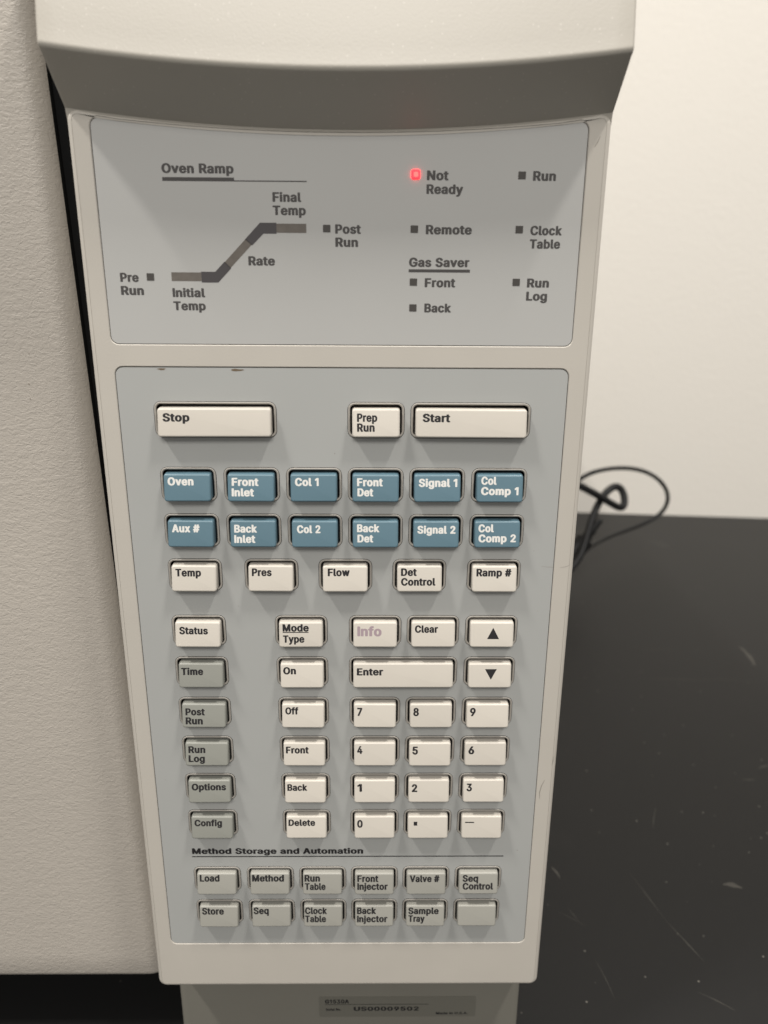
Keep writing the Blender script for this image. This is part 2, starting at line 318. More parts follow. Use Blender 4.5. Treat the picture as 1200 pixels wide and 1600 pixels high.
GLYPHS = {"#":[484,[51,-24,39,-21,24,-14,18,-9,15,-1,15,14,31,111,26,115,1,115,-16,120,-32,129,-39,141,-32,191,-25,204,-4,215,11,217,46,219,49,221,52,234,60,281,59,289,54,292,34,293,16,296,1,304,-7,314,-7,334,-2,366,3,376,9,382,24,389,41,392,71,393,78,396,97,506,106,520,124,529,141,532,204,532,224,528,242,516,247,501,230,401,231,396,239,393,251,393,257,396,273,496,279,514,286,521,301,529,324,532,386,532,401,529,416,522,424,514,425,504,410,396,414,393,439,392,456,388,472,379,476,374,478,366,472,321,466,308,459,302,444,295,429,293,395,291,391,286,388,271,380,226,381,221,386,218,406,217,424,214,439,206,447,196,449,189,447,174,442,141,437,131,431,126,416,119,399,115,369,115,364,112,360,104,343,-1,336,-12,321,-20,301,-25,236,-25,216,-20,199,-10,194,-1,193,9,210,109,206,114,194,115,186,114,183,109,167,11,162,-4,157,-11,141,-20,124,-25],[204,219,221,218,228,224,239,286,236,291,219,292,212,286,203,231,202,221]],".":[232,[81,-29,54,-24,41,-18,21,-5,8,11,3,24,0,44,5,64,16,81,31,94,54,105,86,112,106,112,134,106,166,89,182,71,190,49,189,31,184,16,177,4,164,-9,136,-24,106,-30]],"0":[497,[214,-32,164,-24,139,-16,96,8,53,54,26,109,11,171,5,241,5,266,10,334,26,396,55,456,96,500,144,526,174,535,211,540,241,540,281,534,306,527,319,522,354,502,394,461,426,399,442,339,447,274,447,234,442,171,426,109,401,56,384,35,354,6,306,-19,286,-25,236,-32],[216,79,231,78,241,81,257,94,272,111,287,149,297,194,300,224,300,289,297,314,285,366,271,399,257,416,241,428,229,432,216,430,199,419,180,394,165,359,155,311,153,276,153,234,155,199,167,146,184,108,200,89]],"1":[404,[174,-24,151,-16,143,-9,140,1,139,371,136,373,131,371,89,341,76,336,51,333,28,339,18,346,13,356,13,429,16,436,23,444,139,527,161,532,251,532,277,524,284,516,287,506,287,-1,284,-9,276,-17,251,-25]],"2":[497,[56,-24,34,-17,24,-4,23,46,26,59,237,286,269,334,274,349,277,371,273,396,267,409,258,419,239,431,214,432,204,429,193,421,181,406,173,386,169,359,165,351,156,345,129,338,61,338,44,342,29,350,23,364,28,409,43,446,70,481,84,495,109,512,139,525,179,537,211,540,244,540,271,537,336,515,372,489,392,466,404,449,420,411,422,384,422,349,420,336,412,309,399,284,374,246,301,163,249,110,230,86,231,84,239,83,394,82,419,75,427,69,432,59,432,4,430,-6,419,-18,394,-25]],"3":[497,[204,-32,161,-27,114,-13,96,-6,66,13,30,49,17,71,9,89,3,129,4,136,9,145,16,150,26,154,44,157,114,157,134,152,145,146,150,139,158,111,166,98,176,88,196,79,219,75,241,79,261,90,274,103,281,116,284,129,285,156,275,186,263,201,246,213,226,220,199,222,154,223,139,226,124,233,115,246,115,301,118,311,205,409,215,424,214,426,206,427,66,428,41,435,33,441,28,451,29,511,39,524,66,532,374,532,396,527,409,520,415,509,415,464,413,454,405,441,298,321,293,311,299,307,339,294,371,274,395,251,412,231,428,194,435,159,435,134,429,96,414,63,402,46,379,20,344,-3,329,-10,274,-27,226,-32]],"4":[497,[274,-24,251,-17,241,-4,240,71,237,79,39,80,16,85,5,91,-1,101,-2,159,8,184,208,519,219,527,239,532,314,532,334,527,344,522,351,511,351,501,263,351,261,341,346,342,369,337,380,329,385,316,386,191,391,188,416,187,431,184,444,179,450,174,455,161,455,106,450,94,439,86,419,80,391,80,386,77,385,-1,382,-9,374,-16,346,-25],[173,189,231,188,239,191,239,300,236,301,234,299,213,266,173,196,171,191]],"5":[497,[206,-32,169,-27,151,-22,111,-8,89,6,76,15,46,46,36,64,23,91,18,129,21,139,29,147,56,155,126,155,149,149,159,142,164,134,171,111,180,96,189,88,209,78,221,76,234,78,251,88,272,111,282,136,285,159,282,186,272,214,256,233,246,242,234,247,216,250,189,245,154,226,129,220,59,228,39,235,28,244,25,251,25,264,54,511,64,524,91,532,369,532,391,527,405,519,410,506,410,451,401,438,391,433,371,428,194,426,190,421,184,361,186,356,189,356,201,357,259,357,296,349,319,342,344,329,361,317,381,300,409,261,422,234,429,209,432,186,432,149,426,109,410,69,386,36,374,23,341,-2,301,-19,276,-27,229,-32]],"6":[497,[214,-32,164,-25,121,-8,109,-2,86,15,65,36,46,64,25,114,20,161,25,204,38,246,63,296,96,349,214,520,224,527,244,532,326,532,346,527,354,522,361,511,361,501,342,469,263,356,255,341,259,338,299,332,344,314,381,287,394,272,414,239,427,204,432,156,427,111,406,61,380,26,346,0,311,-17,281,-27,234,-32],[216,76,236,76,260,91,269,104,277,119,282,136,284,156,281,184,274,201,267,214,249,232,239,236,229,238,209,234,189,219,179,204,171,184,168,161,170,136,179,111,193,91]],"7":[497,[89,-24,71,-19,61,-12,55,-1,57,9,259,411,264,424,261,427,254,427,59,428,36,433,25,441,20,451,20,506,23,516,36,527,61,532,391,532,409,529,421,524,429,516,432,506,432,449,430,439,207,-6,194,-18,171,-25]],"8":[497,[211,-32,166,-27,111,-10,68,16,34,53,17,86,10,124,10,151,13,174,26,206,40,229,77,264,79,269,77,274,51,301,33,339,28,379,30,406,35,426,51,459,79,492,121,519,179,537,206,540,246,540,286,534,336,517,374,490,400,461,409,444,419,421,425,384,420,341,399,299,375,274,373,269,376,264,412,229,428,204,440,171,442,154,442,121,436,89,421,56,404,35,381,13,344,-9,296,-24,236,-32],[213,76,236,75,251,79,261,83,282,101,292,124,292,151,283,176,264,196,244,207,224,209,209,207,196,202,179,189,169,176,161,156,160,121,168,104,176,93,186,86,201,79],[220,316,229,315,241,319,256,328,268,344,275,361,275,391,268,409,256,422,239,432,214,432,199,424,186,411,178,391,176,374,178,359,186,339,204,323]],"9":[497,[124,-24,106,-19,96,-12,90,-1,91,9,192,156,197,166,191,171,174,173,151,178,106,196,74,220,48,251,39,266,25,304,20,354,26,401,43,444,65,474,96,501,121,517,159,532,206,540,244,540,294,532,336,514,359,499,384,477,408,444,427,394,432,346,427,301,416,266,387,209,327,116,239,-12,229,-19,206,-25],[216,271,229,270,239,272,252,279,264,290,273,304,279,319,284,349,281,376,270,404,249,426,239,431,229,433,216,432,209,429,196,420,183,404,171,376,168,351,171,326,180,304,195,284]],"A":[524,[6,-24,-9,-20,-24,-12,-31,-1,-31,9,153,514,161,521,171,527,194,532,284,532,301,529,314,523,324,514,334,489,507,16,511,4,509,-6,502,-14,491,-19,471,-25,391,-25,371,-21,356,-14,346,-4,312,94,301,116,294,117,184,117,178,116,174,111,135,-1,126,-12,109,-21,91,-25],[218,224,256,223,263,226,247,276,239,289,234,282,218,236,215,229]],"B":[500,[49,-24,34,-20,19,-12,14,-6,10,6,10,496,14,514,21,521,31,527,54,532,271,532,314,527,351,514,371,504,400,484,419,462,431,444,445,406,447,384,447,361,444,341,437,321,425,299,396,269,398,264,432,234,444,219,452,206,464,171,467,141,465,106,457,81,447,59,422,29,401,13,366,-6,329,-17,301,-22,266,-25],[178,84,241,83,269,86,286,94,300,114,305,139,301,162,286,187,271,199,251,205,178,204,175,196,175,106,175,89],[178,311,229,310,254,316,269,326,281,346,285,359,285,376,280,399,266,417,249,424,224,427,184,427,176,424,175,321,176,314]],"C":[554,[251,-32,181,-21,131,-1,106,13,56,58,22,109,1,169,-5,196,-10,259,-2,329,11,369,26,406,63,459,111,499,179,529,246,540,296,540,319,537,366,526,416,503,444,485,477,451,496,424,514,381,521,354,521,346,517,339,511,333,496,326,481,323,404,323,386,325,371,332,363,339,351,369,342,386,314,414,289,426,269,429,246,426,224,417,198,394,183,374,171,351,158,309,153,254,158,199,173,154,181,139,198,114,221,93,244,84,271,80,292,84,320,99,341,121,363,169,369,174,384,181,404,185,481,185,496,181,512,174,519,166,521,156,512,119,494,81,474,53,439,21,411,3,361,-19,314,-30,279,-32]],"D":[546,[49,-24,34,-20,19,-12,14,-6,10,6,10,496,14,514,21,521,31,527,54,532,254,532,316,524,376,502,391,494,442,454,469,416,482,396,505,326,512,256,505,184,482,114,474,101,444,58,392,16,376,8,316,-14,286,-20,234,-25],[178,84,211,83,239,85,259,90,284,101,306,119,327,149,332,161,344,199,349,256,345,309,332,351,310,386,297,399,279,412,254,422,206,427,186,427,179,426,175,421,175,94,176,86]],"E":[463,[49,-24,34,-20,19,-12,14,-6,10,6,10,499,15,516,34,528,56,532,376,532,396,529,411,522,419,514,422,504,422,456,416,443,399,432,376,428,186,427,179,426,176,424,175,321,176,314,178,311,359,310,379,306,394,299,402,289,405,279,405,239,402,224,396,215,379,206,364,203,178,201,175,194,175,94,176,86,184,83,379,82,401,78,419,67,425,54,425,6,420,-9,401,-20,381,-25]],"F":[454,[49,-24,34,-20,19,-12,14,-6,10,6,10,496,14,514,21,521,34,528,56,532,374,532,394,529,409,522,416,514,420,504,420,456,414,443,396,432,374,428,184,427,178,426,175,419,175,311,178,304,349,302,371,298,387,289,394,276,395,226,391,214,384,206,374,201,351,195,178,194,176,191,175,184,175,9,171,-6,164,-14,154,-19,134,-25]],"G":[564,[254,-32,184,-22,131,-1,108,11,59,53,23,106,1,169,-5,196,-10,259,-2,331,21,399,53,449,70,466,106,497,176,529,244,540,294,540,319,537,364,526,411,506,446,482,475,454,498,421,517,376,523,354,522,344,519,338,511,332,499,326,484,323,404,323,386,325,371,332,363,339,339,387,316,410,306,417,289,425,264,429,246,426,229,419,216,412,194,389,172,354,158,311,155,279,153,254,158,196,174,151,193,121,216,98,239,86,259,80,279,80,306,88,322,99,332,109,350,134,360,161,360,171,358,174,274,175,254,181,243,186,236,194,233,206,233,254,241,267,261,277,279,280,479,280,501,276,519,267,527,254,527,191,522,144,501,89,470,46,456,33,412,1,356,-21,326,-27,281,-32]],"I":[194,[39,-24,24,-20,9,-12,4,-6,0,6,0,506,4,516,8,521,29,532,46,535,121,535,136,531,152,524,159,516,162,504,162,4,159,-6,155,-11,134,-22,116,-25]],"L":[437,[49,-24,34,-20,19,-12,14,-6,10,6,10,504,14,514,18,519,39,530,56,532,134,532,149,529,164,521,171,514,175,501,176,86,184,83,364,82,384,79,401,70,408,59,410,49,410,4,406,-6,399,-14,384,-21,366,-25]],"M":[672,[49,-24,34,-20,19,-12,14,-6,10,6,10,499,13,511,18,519,36,529,54,532,71,533,161,532,179,528,195,519,204,504,298,261,309,235,314,228,319,231,324,244,421,496,427,511,433,519,451,529,469,532,569,532,591,529,611,517,616,509,617,499,617,11,616,-1,610,-11,591,-21,574,-25,556,-25,496,-25,479,-20,463,-11,458,-4,455,6,455,134,454,144,451,146,443,131,392,-1,384,-12,366,-21,349,-25,281,-25,261,-21,246,-14,237,-4,187,124,176,145,174,143,173,134,172,6,167,-9,149,-20,131,-25]],"N":[567,[49,-24,34,-20,19,-12,14,-6,10,6,10,499,15,516,34,528,56,532,144,532,161,529,179,520,196,497,331,284,346,264,349,265,350,274,350,499,354,514,361,521,374,528,396,532,471,532,486,529,504,520,510,511,512,496,512,9,507,-9,489,-20,466,-25,379,-25,361,-21,346,-14,338,-6,189,229,179,241,176,239,175,231,175,9,171,-6,164,-14,154,-19,134,-25]],"O":[577,[251,-32,181,-21,126,2,104,15,56,58,22,109,0,171,-5,196,-10,259,-2,331,21,396,36,421,63,459,111,499,179,529,246,540,286,540,356,529,401,509,429,495,477,451,510,401,533,336,537,319,542,266,542,241,534,174,512,111,477,56,470,49,424,11,354,-21,279,-32],[255,81,276,80,299,87,324,103,339,118,360,151,372,186,380,246,375,314,357,364,335,396,314,414,291,425,269,429,246,426,224,417,206,402,190,384,173,356,161,321,158,309,153,254,158,196,173,154,181,139,198,114,219,95,243,84]],"P":[489,[49,-24,34,-20,19,-12,14,-6,10,6,10,496,14,514,21,521,31,527,54,532,264,532,294,530,319,524,374,502,409,475,429,449,438,434,454,391,457,359,457,331,455,309,444,276,434,254,412,224,404,216,371,192,334,176,299,165,246,160,178,159,175,151,175,6,170,-9,151,-20,134,-25],[178,269,226,268,251,271,267,279,284,299,292,319,295,344,292,374,284,396,274,410,264,418,249,424,221,427,184,427,176,424,175,279,176,271]],"R":[493,[49,-24,34,-20,19,-12,14,-6,10,6,10,496,14,514,21,521,31,527,54,532,266,532,296,530,319,525,356,512,376,502,411,475,438,439,454,396,459,351,454,309,439,266,412,231,375,204,373,201,372,196,469,19,475,4,474,-6,467,-14,456,-19,434,-25,346,-25,329,-21,314,-14,302,-1,211,167,204,172,184,172,176,169,175,164,175,9,170,-9,151,-20,134,-25],[178,281,226,280,254,283,272,291,285,306,292,324,295,344,292,379,285,399,269,417,251,424,224,427,184,427,176,424,175,291,176,284]],"S":[491,[211,-34,161,-30,124,-20,105,-14,81,-2,49,18,16,53,1,84,-4,96,-10,124,-10,141,-6,147,1,153,14,159,29,162,109,162,129,159,144,152,150,146,161,114,174,94,196,80,214,75,229,75,261,84,271,90,284,103,291,119,295,131,295,146,290,161,283,171,266,183,214,202,156,218,109,236,84,248,51,271,38,284,14,319,3,366,3,381,10,419,28,456,64,492,94,511,119,522,174,537,201,540,234,540,281,537,306,532,334,522,364,508,389,492,417,464,426,454,444,416,450,384,446,371,439,364,429,358,409,353,334,353,314,356,299,363,293,369,279,404,264,420,246,429,219,432,194,425,176,409,169,394,165,379,169,356,183,339,199,329,236,316,281,304,334,287,399,252,425,229,444,199,455,169,457,151,457,126,450,91,434,56,402,21,377,4,349,-12,301,-27,231,-35]],"T":[493,[181,-24,166,-20,151,-12,146,-6,143,6,141,424,134,427,26,428,9,431,-4,437,-12,444,-17,456,-17,501,-14,514,-7,521,6,528,29,532,421,532,446,527,461,517,467,504,467,456,464,446,457,439,441,431,426,428,316,427,311,426,308,421,307,11,304,-6,297,-14,286,-19,266,-25]],"U":[561,[229,-32,191,-27,169,-22,129,-7,99,11,76,28,46,61,36,76,18,116,15,126,10,174,10,499,14,514,21,522,36,529,54,532,71,533,134,532,154,527,164,521,171,514,175,499,175,174,178,149,187,124,204,100,226,85,259,78,291,85,314,100,330,124,340,149,342,179,343,499,346,514,353,521,364,527,386,532,464,532,486,527,502,516,507,501,507,176,502,126,483,79,457,44,440,26,404,1,386,-8,346,-22,326,-27,284,-32]],"V":[524,[191,-24,179,-21,166,-16,159,-10,155,-4,-24,481,-31,504,-29,514,-22,521,-9,528,14,532,94,532,111,528,129,517,137,504,235,226,241,218,247,226,343,504,348,514,356,521,366,527,389,532,469,532,486,529,499,523,509,514,511,506,509,499,326,-4,320,-11,311,-17,301,-21,286,-25]],"a":[433,[126,-32,95,-26,74,-19,53,-9,26,8,3,34,-12,64,-17,84,-20,109,-17,136,-2,171,18,194,36,207,61,219,104,234,219,252,224,256,225,261,225,271,220,286,213,296,206,302,199,305,189,304,179,300,164,290,147,266,136,258,126,254,111,250,86,250,59,256,6,273,-6,284,-8,291,-7,299,13,334,43,364,64,378,99,394,151,407,181,410,231,407,269,400,321,377,341,362,355,349,367,331,382,294,387,246,387,11,386,-1,382,-9,376,-14,361,-21,346,-25,271,-25,246,-20,194,-32],[163,74,176,73,186,75,206,88,221,114,225,136,224,144,222,146,199,145,171,139,159,135,150,129,143,114,143,94,151,79]],"b":[468,[199,-32,171,-27,146,-19,119,-25,44,-25,29,-21,14,-14,8,-9,3,1,3,501,9,517,29,529,49,532,119,532,136,529,151,522,159,514,162,501,164,405,169,404,189,407,236,410,281,405,309,397,349,378,375,356,399,329,416,301,434,249,440,194,435,131,418,79,390,34,352,1,304,-22,251,-32],[211,76,221,74,231,77,241,83,252,94,268,126,275,149,277,174,277,206,275,229,267,256,250,286,239,297,224,302,211,301,201,296,190,286,181,271,173,254,166,229,163,196,165,151,175,119,190,91,201,81]],"c":[440,[181,-32,134,-24,89,-4,69,8,31,44,8,79,-8,126,-12,144,-15,201,-9,246,9,299,33,336,61,362,81,377,139,402,194,410,221,410,284,400,344,372,385,331,390,324,407,286,409,279,406,269,399,261,381,253,319,238,294,238,276,242,260,251,253,259,244,279,226,298,219,301,209,302,199,301,191,298,171,279,157,251,150,229,148,211,148,164,157,124,175,91,186,81,204,74,221,76,234,85,244,96,256,121,266,131,281,139,296,142,316,142,384,126,406,112,411,104,411,96,400,69,387,46,341,4,294,-19,279,-25,226,-32]],"d":[468,[169,-32,124,-24,71,1,33,36,8,76,-12,139,-15,174,-15,206,-12,234,6,296,30,336,55,361,76,378,119,398,144,405,184,410,209,410,254,404,259,406,260,501,264,514,271,522,286,529,304,532,379,532,399,528,417,516,422,499,422,11,420,-4,415,-11,407,-16,396,-21,381,-25,306,-25,279,-19,254,-27,224,-32],[193,76,204,74,216,77,226,83,237,94,251,121,257,141,260,154,262,186,260,224,250,259,232,289,221,298,209,302,199,302,189,298,171,281,156,251,148,214,148,164,156,126,171,96,185,81]],"e":[448,[184,-32,134,-24,94,-7,69,8,31,43,8,79,-9,129,-15,174,-12,231,3,284,13,306,36,340,69,369,109,391,141,402,194,410,246,407,291,396,331,377,362,354,386,324,404,289,417,246,420,216,419,171,415,161,409,156,394,149,376,145,156,145,151,142,150,136,159,114,176,89,190,79,206,73,224,75,236,82,241,86,256,109,264,117,281,126,299,130,321,130,386,114,407,101,412,94,413,86,401,56,382,31,359,10,344,1,304,-19,276,-27,241,-32],[155,246,244,245,250,246,252,251,242,276,226,295,216,301,199,302,186,297,171,284,155,259,153,251]],"f":[298,[69,-24,56,-21,41,-14,34,-6,30,4,30,296,24,302,1,303,-16,306,-31,313,-37,319,-42,334,-41,381,-34,392,-19,400,-1,405,24,405,29,408,33,454,46,490,73,519,95,534,134,549,171,555,206,555,234,552,266,544,285,534,289,529,292,519,274,461,266,453,249,445,231,443,199,444,193,431,193,411,196,406,234,405,249,402,264,396,271,390,277,376,277,339,274,321,261,311,251,306,236,303,199,302,193,296,192,11,191,-1,187,-9,181,-14,166,-21,151,-25]],"g":[469,[169,-174,139,-170,111,-162,61,-139,36,-120,16,-96,4,-76,4,-69,6,-61,16,-51,74,-20,91,-15,109,-15,126,-18,141,-26,166,-54,186,-67,196,-70,216,-70,231,-65,241,-59,255,-39,258,-16,254,-15,219,-20,179,-20,126,-12,74,11,33,46,9,81,-8,129,-12,149,-15,201,-12,236,-9,251,6,296,29,334,54,360,74,376,129,401,181,410,204,410,239,407,274,397,309,405,379,405,399,400,417,389,422,371,422,-11,414,-61,399,-95,390,-106,364,-132,319,-157,261,-172,231,-175],[200,86,209,86,224,91,236,103,244,114,257,146,262,186,260,229,251,259,239,281,229,292,216,300,206,302,196,301,186,297,171,281,156,254,148,214,148,169,156,131,174,103,186,91]],"h":[454,[41,-24,26,-20,11,-12,6,-6,3,6,3,504,6,514,10,519,31,530,49,532,121,532,136,529,151,522,157,516,161,509,162,499,163,411,166,404,171,403,216,410,239,410,266,407,304,397,334,384,356,367,372,351,389,326,402,286,407,244,407,4,404,-6,396,-14,381,-21,364,-25,286,-25,269,-20,250,-9,245,9,245,246,241,269,230,289,219,299,206,302,194,297,180,284,173,271,165,249,163,219,162,9,159,-6,152,-14,141,-19,121,-25]],"i":[211,[41,-24,26,-20,11,-12,6,-6,3,6,3,379,8,389,14,394,29,401,44,405,116,405,134,402,155,391,160,384,162,374,162,1,154,-12,134,-22,116,-25],[66,418,44,424,24,433,9,445,-2,459,-7,474,-7,491,-1,509,8,521,21,532,44,543,66,547,104,547,119,545,142,534,156,525,169,509,175,489,173,469,162,449,146,435,124,424,96,418]],"j":[211,[-21,-167,-44,-159,-56,-149,-60,-136,-60,-94,-56,-81,-49,-73,-34,-66,-6,-59,-1,-51,2,-36,3,379,8,389,14,394,29,401,44,405,116,405,136,401,156,390,162,374,162,-46,159,-69,149,-96,136,-117,124,-130,101,-146,64,-161,49,-165,21,-167],[66,418,44,424,21,434,1,454,-7,471,-8,486,-4,504,5,519,16,529,41,542,66,547,104,547,119,545,142,534,156,525,169,506,175,489,172,469,162,449,144,434,124,424,94,418]],"k":[425,[41,-24,26,-20,11,-12,6,-6,3,6,3,504,6,514,10,519,31,530,49,532,121,532,136,529,151,522,159,514,162,504,163,326,164,319,166,317,174,323,243,391,261,401,281,405,366,405,389,399,399,394,406,386,408,376,404,368,263,224,258,216,260,209,409,22,416,11,419,1,416,-6,409,-14,394,-21,379,-25,289,-25,269,-21,254,-14,246,-7,166,92,164,91,163,84,162,4,159,-6,155,-11,139,-20,121,-25]],"l":[233,[121,-27,76,-19,56,-9,33,6,26,14,10,41,3,79,3,501,6,514,13,521,29,529,44,532,116,532,134,530,155,519,159,514,162,504,163,101,165,86,168,81,194,76,209,69,215,64,222,46,229,6,226,-4,221,-10,196,-22,161,-27]],"m":[654,[41,-24,26,-20,11,-12,6,-6,3,6,3,371,6,386,14,394,29,401,46,405,119,405,146,399,189,410,239,410,284,401,321,381,354,397,379,405,406,410,464,410,496,404,539,386,565,366,584,341,590,331,602,299,607,251,607,6,604,-6,596,-14,581,-21,564,-25,489,-25,466,-19,456,-14,449,-6,445,9,445,259,442,279,437,289,429,299,416,303,404,296,394,284,389,271,385,251,385,9,381,-6,374,-14,364,-19,341,-25,266,-25,251,-21,234,-12,228,-4,225,9,225,259,217,286,207,299,199,302,191,300,181,292,172,279,165,259,163,229,162,9,159,-6,152,-14,141,-19,121,-25]],"n":[454,[41,-24,26,-20,11,-12,6,-6,3,6,3,371,8,389,26,400,46,405,119,405,151,397,179,405,216,410,239,410,266,407,306,397,334,384,356,367,370,354,389,326,402,289,405,274,407,241,407,11,407,1,402,-9,384,-20,366,-25,291,-25,269,-20,256,-14,249,-6,245,9,245,246,241,269,232,286,221,297,209,302,194,297,180,284,173,271,165,249,163,219,162,9,159,-6,152,-14,141,-19,121,-25]],"o":[459,[181,-32,134,-24,89,-4,69,8,31,44,10,76,-10,131,-15,189,-10,244,9,299,28,329,43,346,79,376,124,397,154,405,196,410,216,410,274,402,311,388,341,372,379,340,406,299,427,234,430,174,425,131,409,84,404,73,381,40,341,3,314,-11,279,-25,229,-32],[203,74,211,73,224,78,244,96,260,126,267,156,269,186,267,221,259,251,252,266,242,281,229,295,217,301,209,302,199,301,189,297,171,279,156,249,148,209,148,161,157,124,174,93,186,81]],"p":[468,[41,-167,26,-163,11,-155,6,-149,3,-136,3,369,6,386,13,394,24,399,46,405,119,405,149,397,186,407,239,410,296,401,349,378,375,356,399,329,416,301,434,249,440,196,437,151,434,129,416,74,390,34,361,8,347,-1,306,-22,251,-32,204,-32,171,-27,164,-29,163,-36,162,-136,159,-149,151,-157,136,-164,119,-167],[211,76,221,74,231,77,241,83,252,94,268,126,275,149,277,174,277,206,275,229,267,256,250,286,239,297,224,302,211,301,201,296,190,286,181,271,173,254,166,229,163,196,165,151,175,119,190,91,201,81]],"q":[468,[299,-167,286,-164,271,-157,265,-151,261,-141,260,-36,258,-29,254,-27,216,-32,174,-32,154,-30,124,-24,74,-1,31,39,8,76,-7,119,-12,144,-15,171,-15,206,-9,249,8,301,30,336,71,375,129,402,186,410,236,407,276,397,306,405,379,405,396,401,411,394,417,389,422,379,422,-141,414,-155,394,-165,376,-167],[193,76,204,74,216,77,226,83,237,94,251,121,257,141,260,154,262,186,260,224,250,259,232,289,221,298,209,302,199,302,189,298,171,281,156,251,148,214,148,164,156,126,171,96,185,81]],"r":[303,[41,-24,26,-20,11,-12,6,-6,3,6,3,369,6,386,13,394,24,399,46,405,119,405,146,399,196,410,246,410,266,406,279,401,289,391,292,379,292,329,287,314,269,302,251,298,209,300,194,295,184,289,175,279,166,256,163,229,162,9,159,-6,152,-14,141,-19,121,-25]],"s":[409,[146,-32,91,-20,41,5,15,29,-1,54,-12,89,-11,101,-4,109,14,117,84,132,104,132,121,128,137,119,153,86,161,78,174,73,189,73,204,78,214,89,217,101,215,114,211,121,204,127,181,134,121,148,76,164,63,171,35,191,18,211,3,239,-2,271,1,304,16,337,45,366,64,379,94,394,144,407,174,410,201,410,249,404,276,396,306,381,329,365,340,354,362,321,371,296,369,284,359,274,344,266,284,253,259,253,244,256,229,263,220,271,212,289,200,301,194,304,181,305,171,302,164,294,160,281,161,266,166,258,179,251,254,232,301,216,314,209,349,185,370,154,374,144,380,111,377,76,362,44,355,34,329,9,289,-14,249,-27,214,-32]],"t":[271,[154,-29,101,-20,76,-8,48,11,27,41,21,56,15,91,15,296,11,301,-16,306,-31,313,-39,321,-42,331,-42,374,-39,386,-32,394,-19,400,9,405,14,408,15,464,19,476,26,484,36,489,56,495,131,495,149,491,164,484,171,476,175,466,176,408,181,405,211,405,231,400,249,390,255,376,255,331,251,321,247,316,229,306,211,303,181,302,175,296,175,104,178,84,181,79,224,75,239,68,246,62,254,44,261,4,259,-4,252,-11,234,-21,209,-27,181,-30]],"u":[454,[159,-29,121,-23,94,-13,71,-2,44,20,21,54,6,101,3,134,3,371,6,386,14,394,29,401,56,405,121,405,141,399,152,394,159,386,162,371,163,146,168,114,172,104,184,85,194,79,201,78,211,80,226,91,237,109,245,134,245,371,249,386,256,394,266,399,289,405,364,405,381,401,394,396,404,386,407,371,407,11,404,-6,397,-14,386,-19,364,-25,291,-25,261,-17,246,-22,201,-30]],"v":[433,[151,-24,139,-21,124,-14,113,-1,-29,369,-31,379,-29,386,-22,394,-11,399,11,405,91,405,109,401,124,394,134,381,186,236,194,221,196,222,202,231,253,376,264,392,281,401,301,405,376,405,394,401,409,394,415,389,418,381,419,376,417,366,274,-6,267,-14,256,-19,236,-25]],"w":[611,[126,-24,114,-21,99,-14,91,-7,88,1,-25,371,-26,381,-19,392,-1,401,19,405,94,405,111,401,126,394,132,389,137,379,161,294,169,273,171,274,177,286,204,384,213,394,229,401,249,405,324,405,341,401,357,394,365,384,391,289,396,276,399,275,404,286,430,379,434,387,441,394,456,401,474,405,549,405,569,401,589,390,593,381,592,369,482,6,477,-6,471,-12,454,-21,434,-25,361,-25,344,-21,329,-14,323,-9,319,-1,292,94,287,109,284,111,279,104,248,-1,241,-12,224,-21,206,-25]],"x":[423,[11,-24,-4,-20,-20,-11,-26,-1,-25,9,87,171,100,194,94,206,-15,366,-19,379,-14,390,4,400,24,405,104,405,124,401,139,394,146,387,184,331,191,325,196,330,234,385,244,394,259,401,279,405,359,405,376,401,395,391,400,381,399,371,283,201,279,191,291,171,402,11,406,1,401,-10,384,-20,364,-25,281,-25,261,-21,246,-14,240,-9,196,58,189,63,183,59,140,-6,132,-14,121,-19,99,-25]],"y":[433,[61,-169,24,-161,9,-154,3,-149,-1,-141,-1,-134,8,-96,15,-79,23,-71,34,-66,56,-60,81,-62,86,-60,97,-44,107,-16,111,-1,-29,369,-31,379,-29,386,-22,394,-11,399,11,405,91,405,109,401,124,394,134,381,186,236,194,221,196,222,202,231,251,369,257,384,264,392,281,401,301,405,376,405,394,401,409,394,416,386,419,379,414,359,252,-64,224,-114,199,-139,154,-162,111,-170]]}

def text_loops(txt):
    """outlines of a line of bold grotesque lettering, in thousandths of an em"""
    loops = []; x = 0
    for ch in txt:
        if ch == ' ':
            x += 230; continue
        g = GLYPHS[ch]
        loops.append([[(x + l[i], l[i + 1]) for i in range(0, len(l), 2)] for l in g[1:]])
        x += g[0]
    return loops

CAP = 509.0
def lettering(bm, txt, xl, xr, base, cap, y, ox=0.0, oz=0.0):
    """ink of one line spread exactly from xl to xr with the given capital height"""
    ls = text_loops(txt)
    xs = [p[0] for g in ls for l in g for p in l]
    lo, hi = min(xs), max(xs)
    sx = (xr - xl) / (hi - lo); sz = cap / (CAP + 14)
    for g in ls:
        rings = [ring_verts(bm, [(xl + (px - lo) * sx - ox, base + pz * sz - oz) for px, pz in l], y) for l in g]
        fill(bm, rings)

def poly(bm, pts, y, ox=0.0, oz=0.0):
    fill(bm, [ring_verts(bm, [(x - ox, z - oz) for x, z in pts], y)])

def rect(bm, x0, x1, z0, z1, y, ox=0.0, oz=0.0):
    poly(bm, [(x0, z0), (x1, z0), (x1, z1), (x0, z1)], y, ox, oz)

# ------------------------------------------------------------------ the setting: wall and bench
bm = bmesh.new()
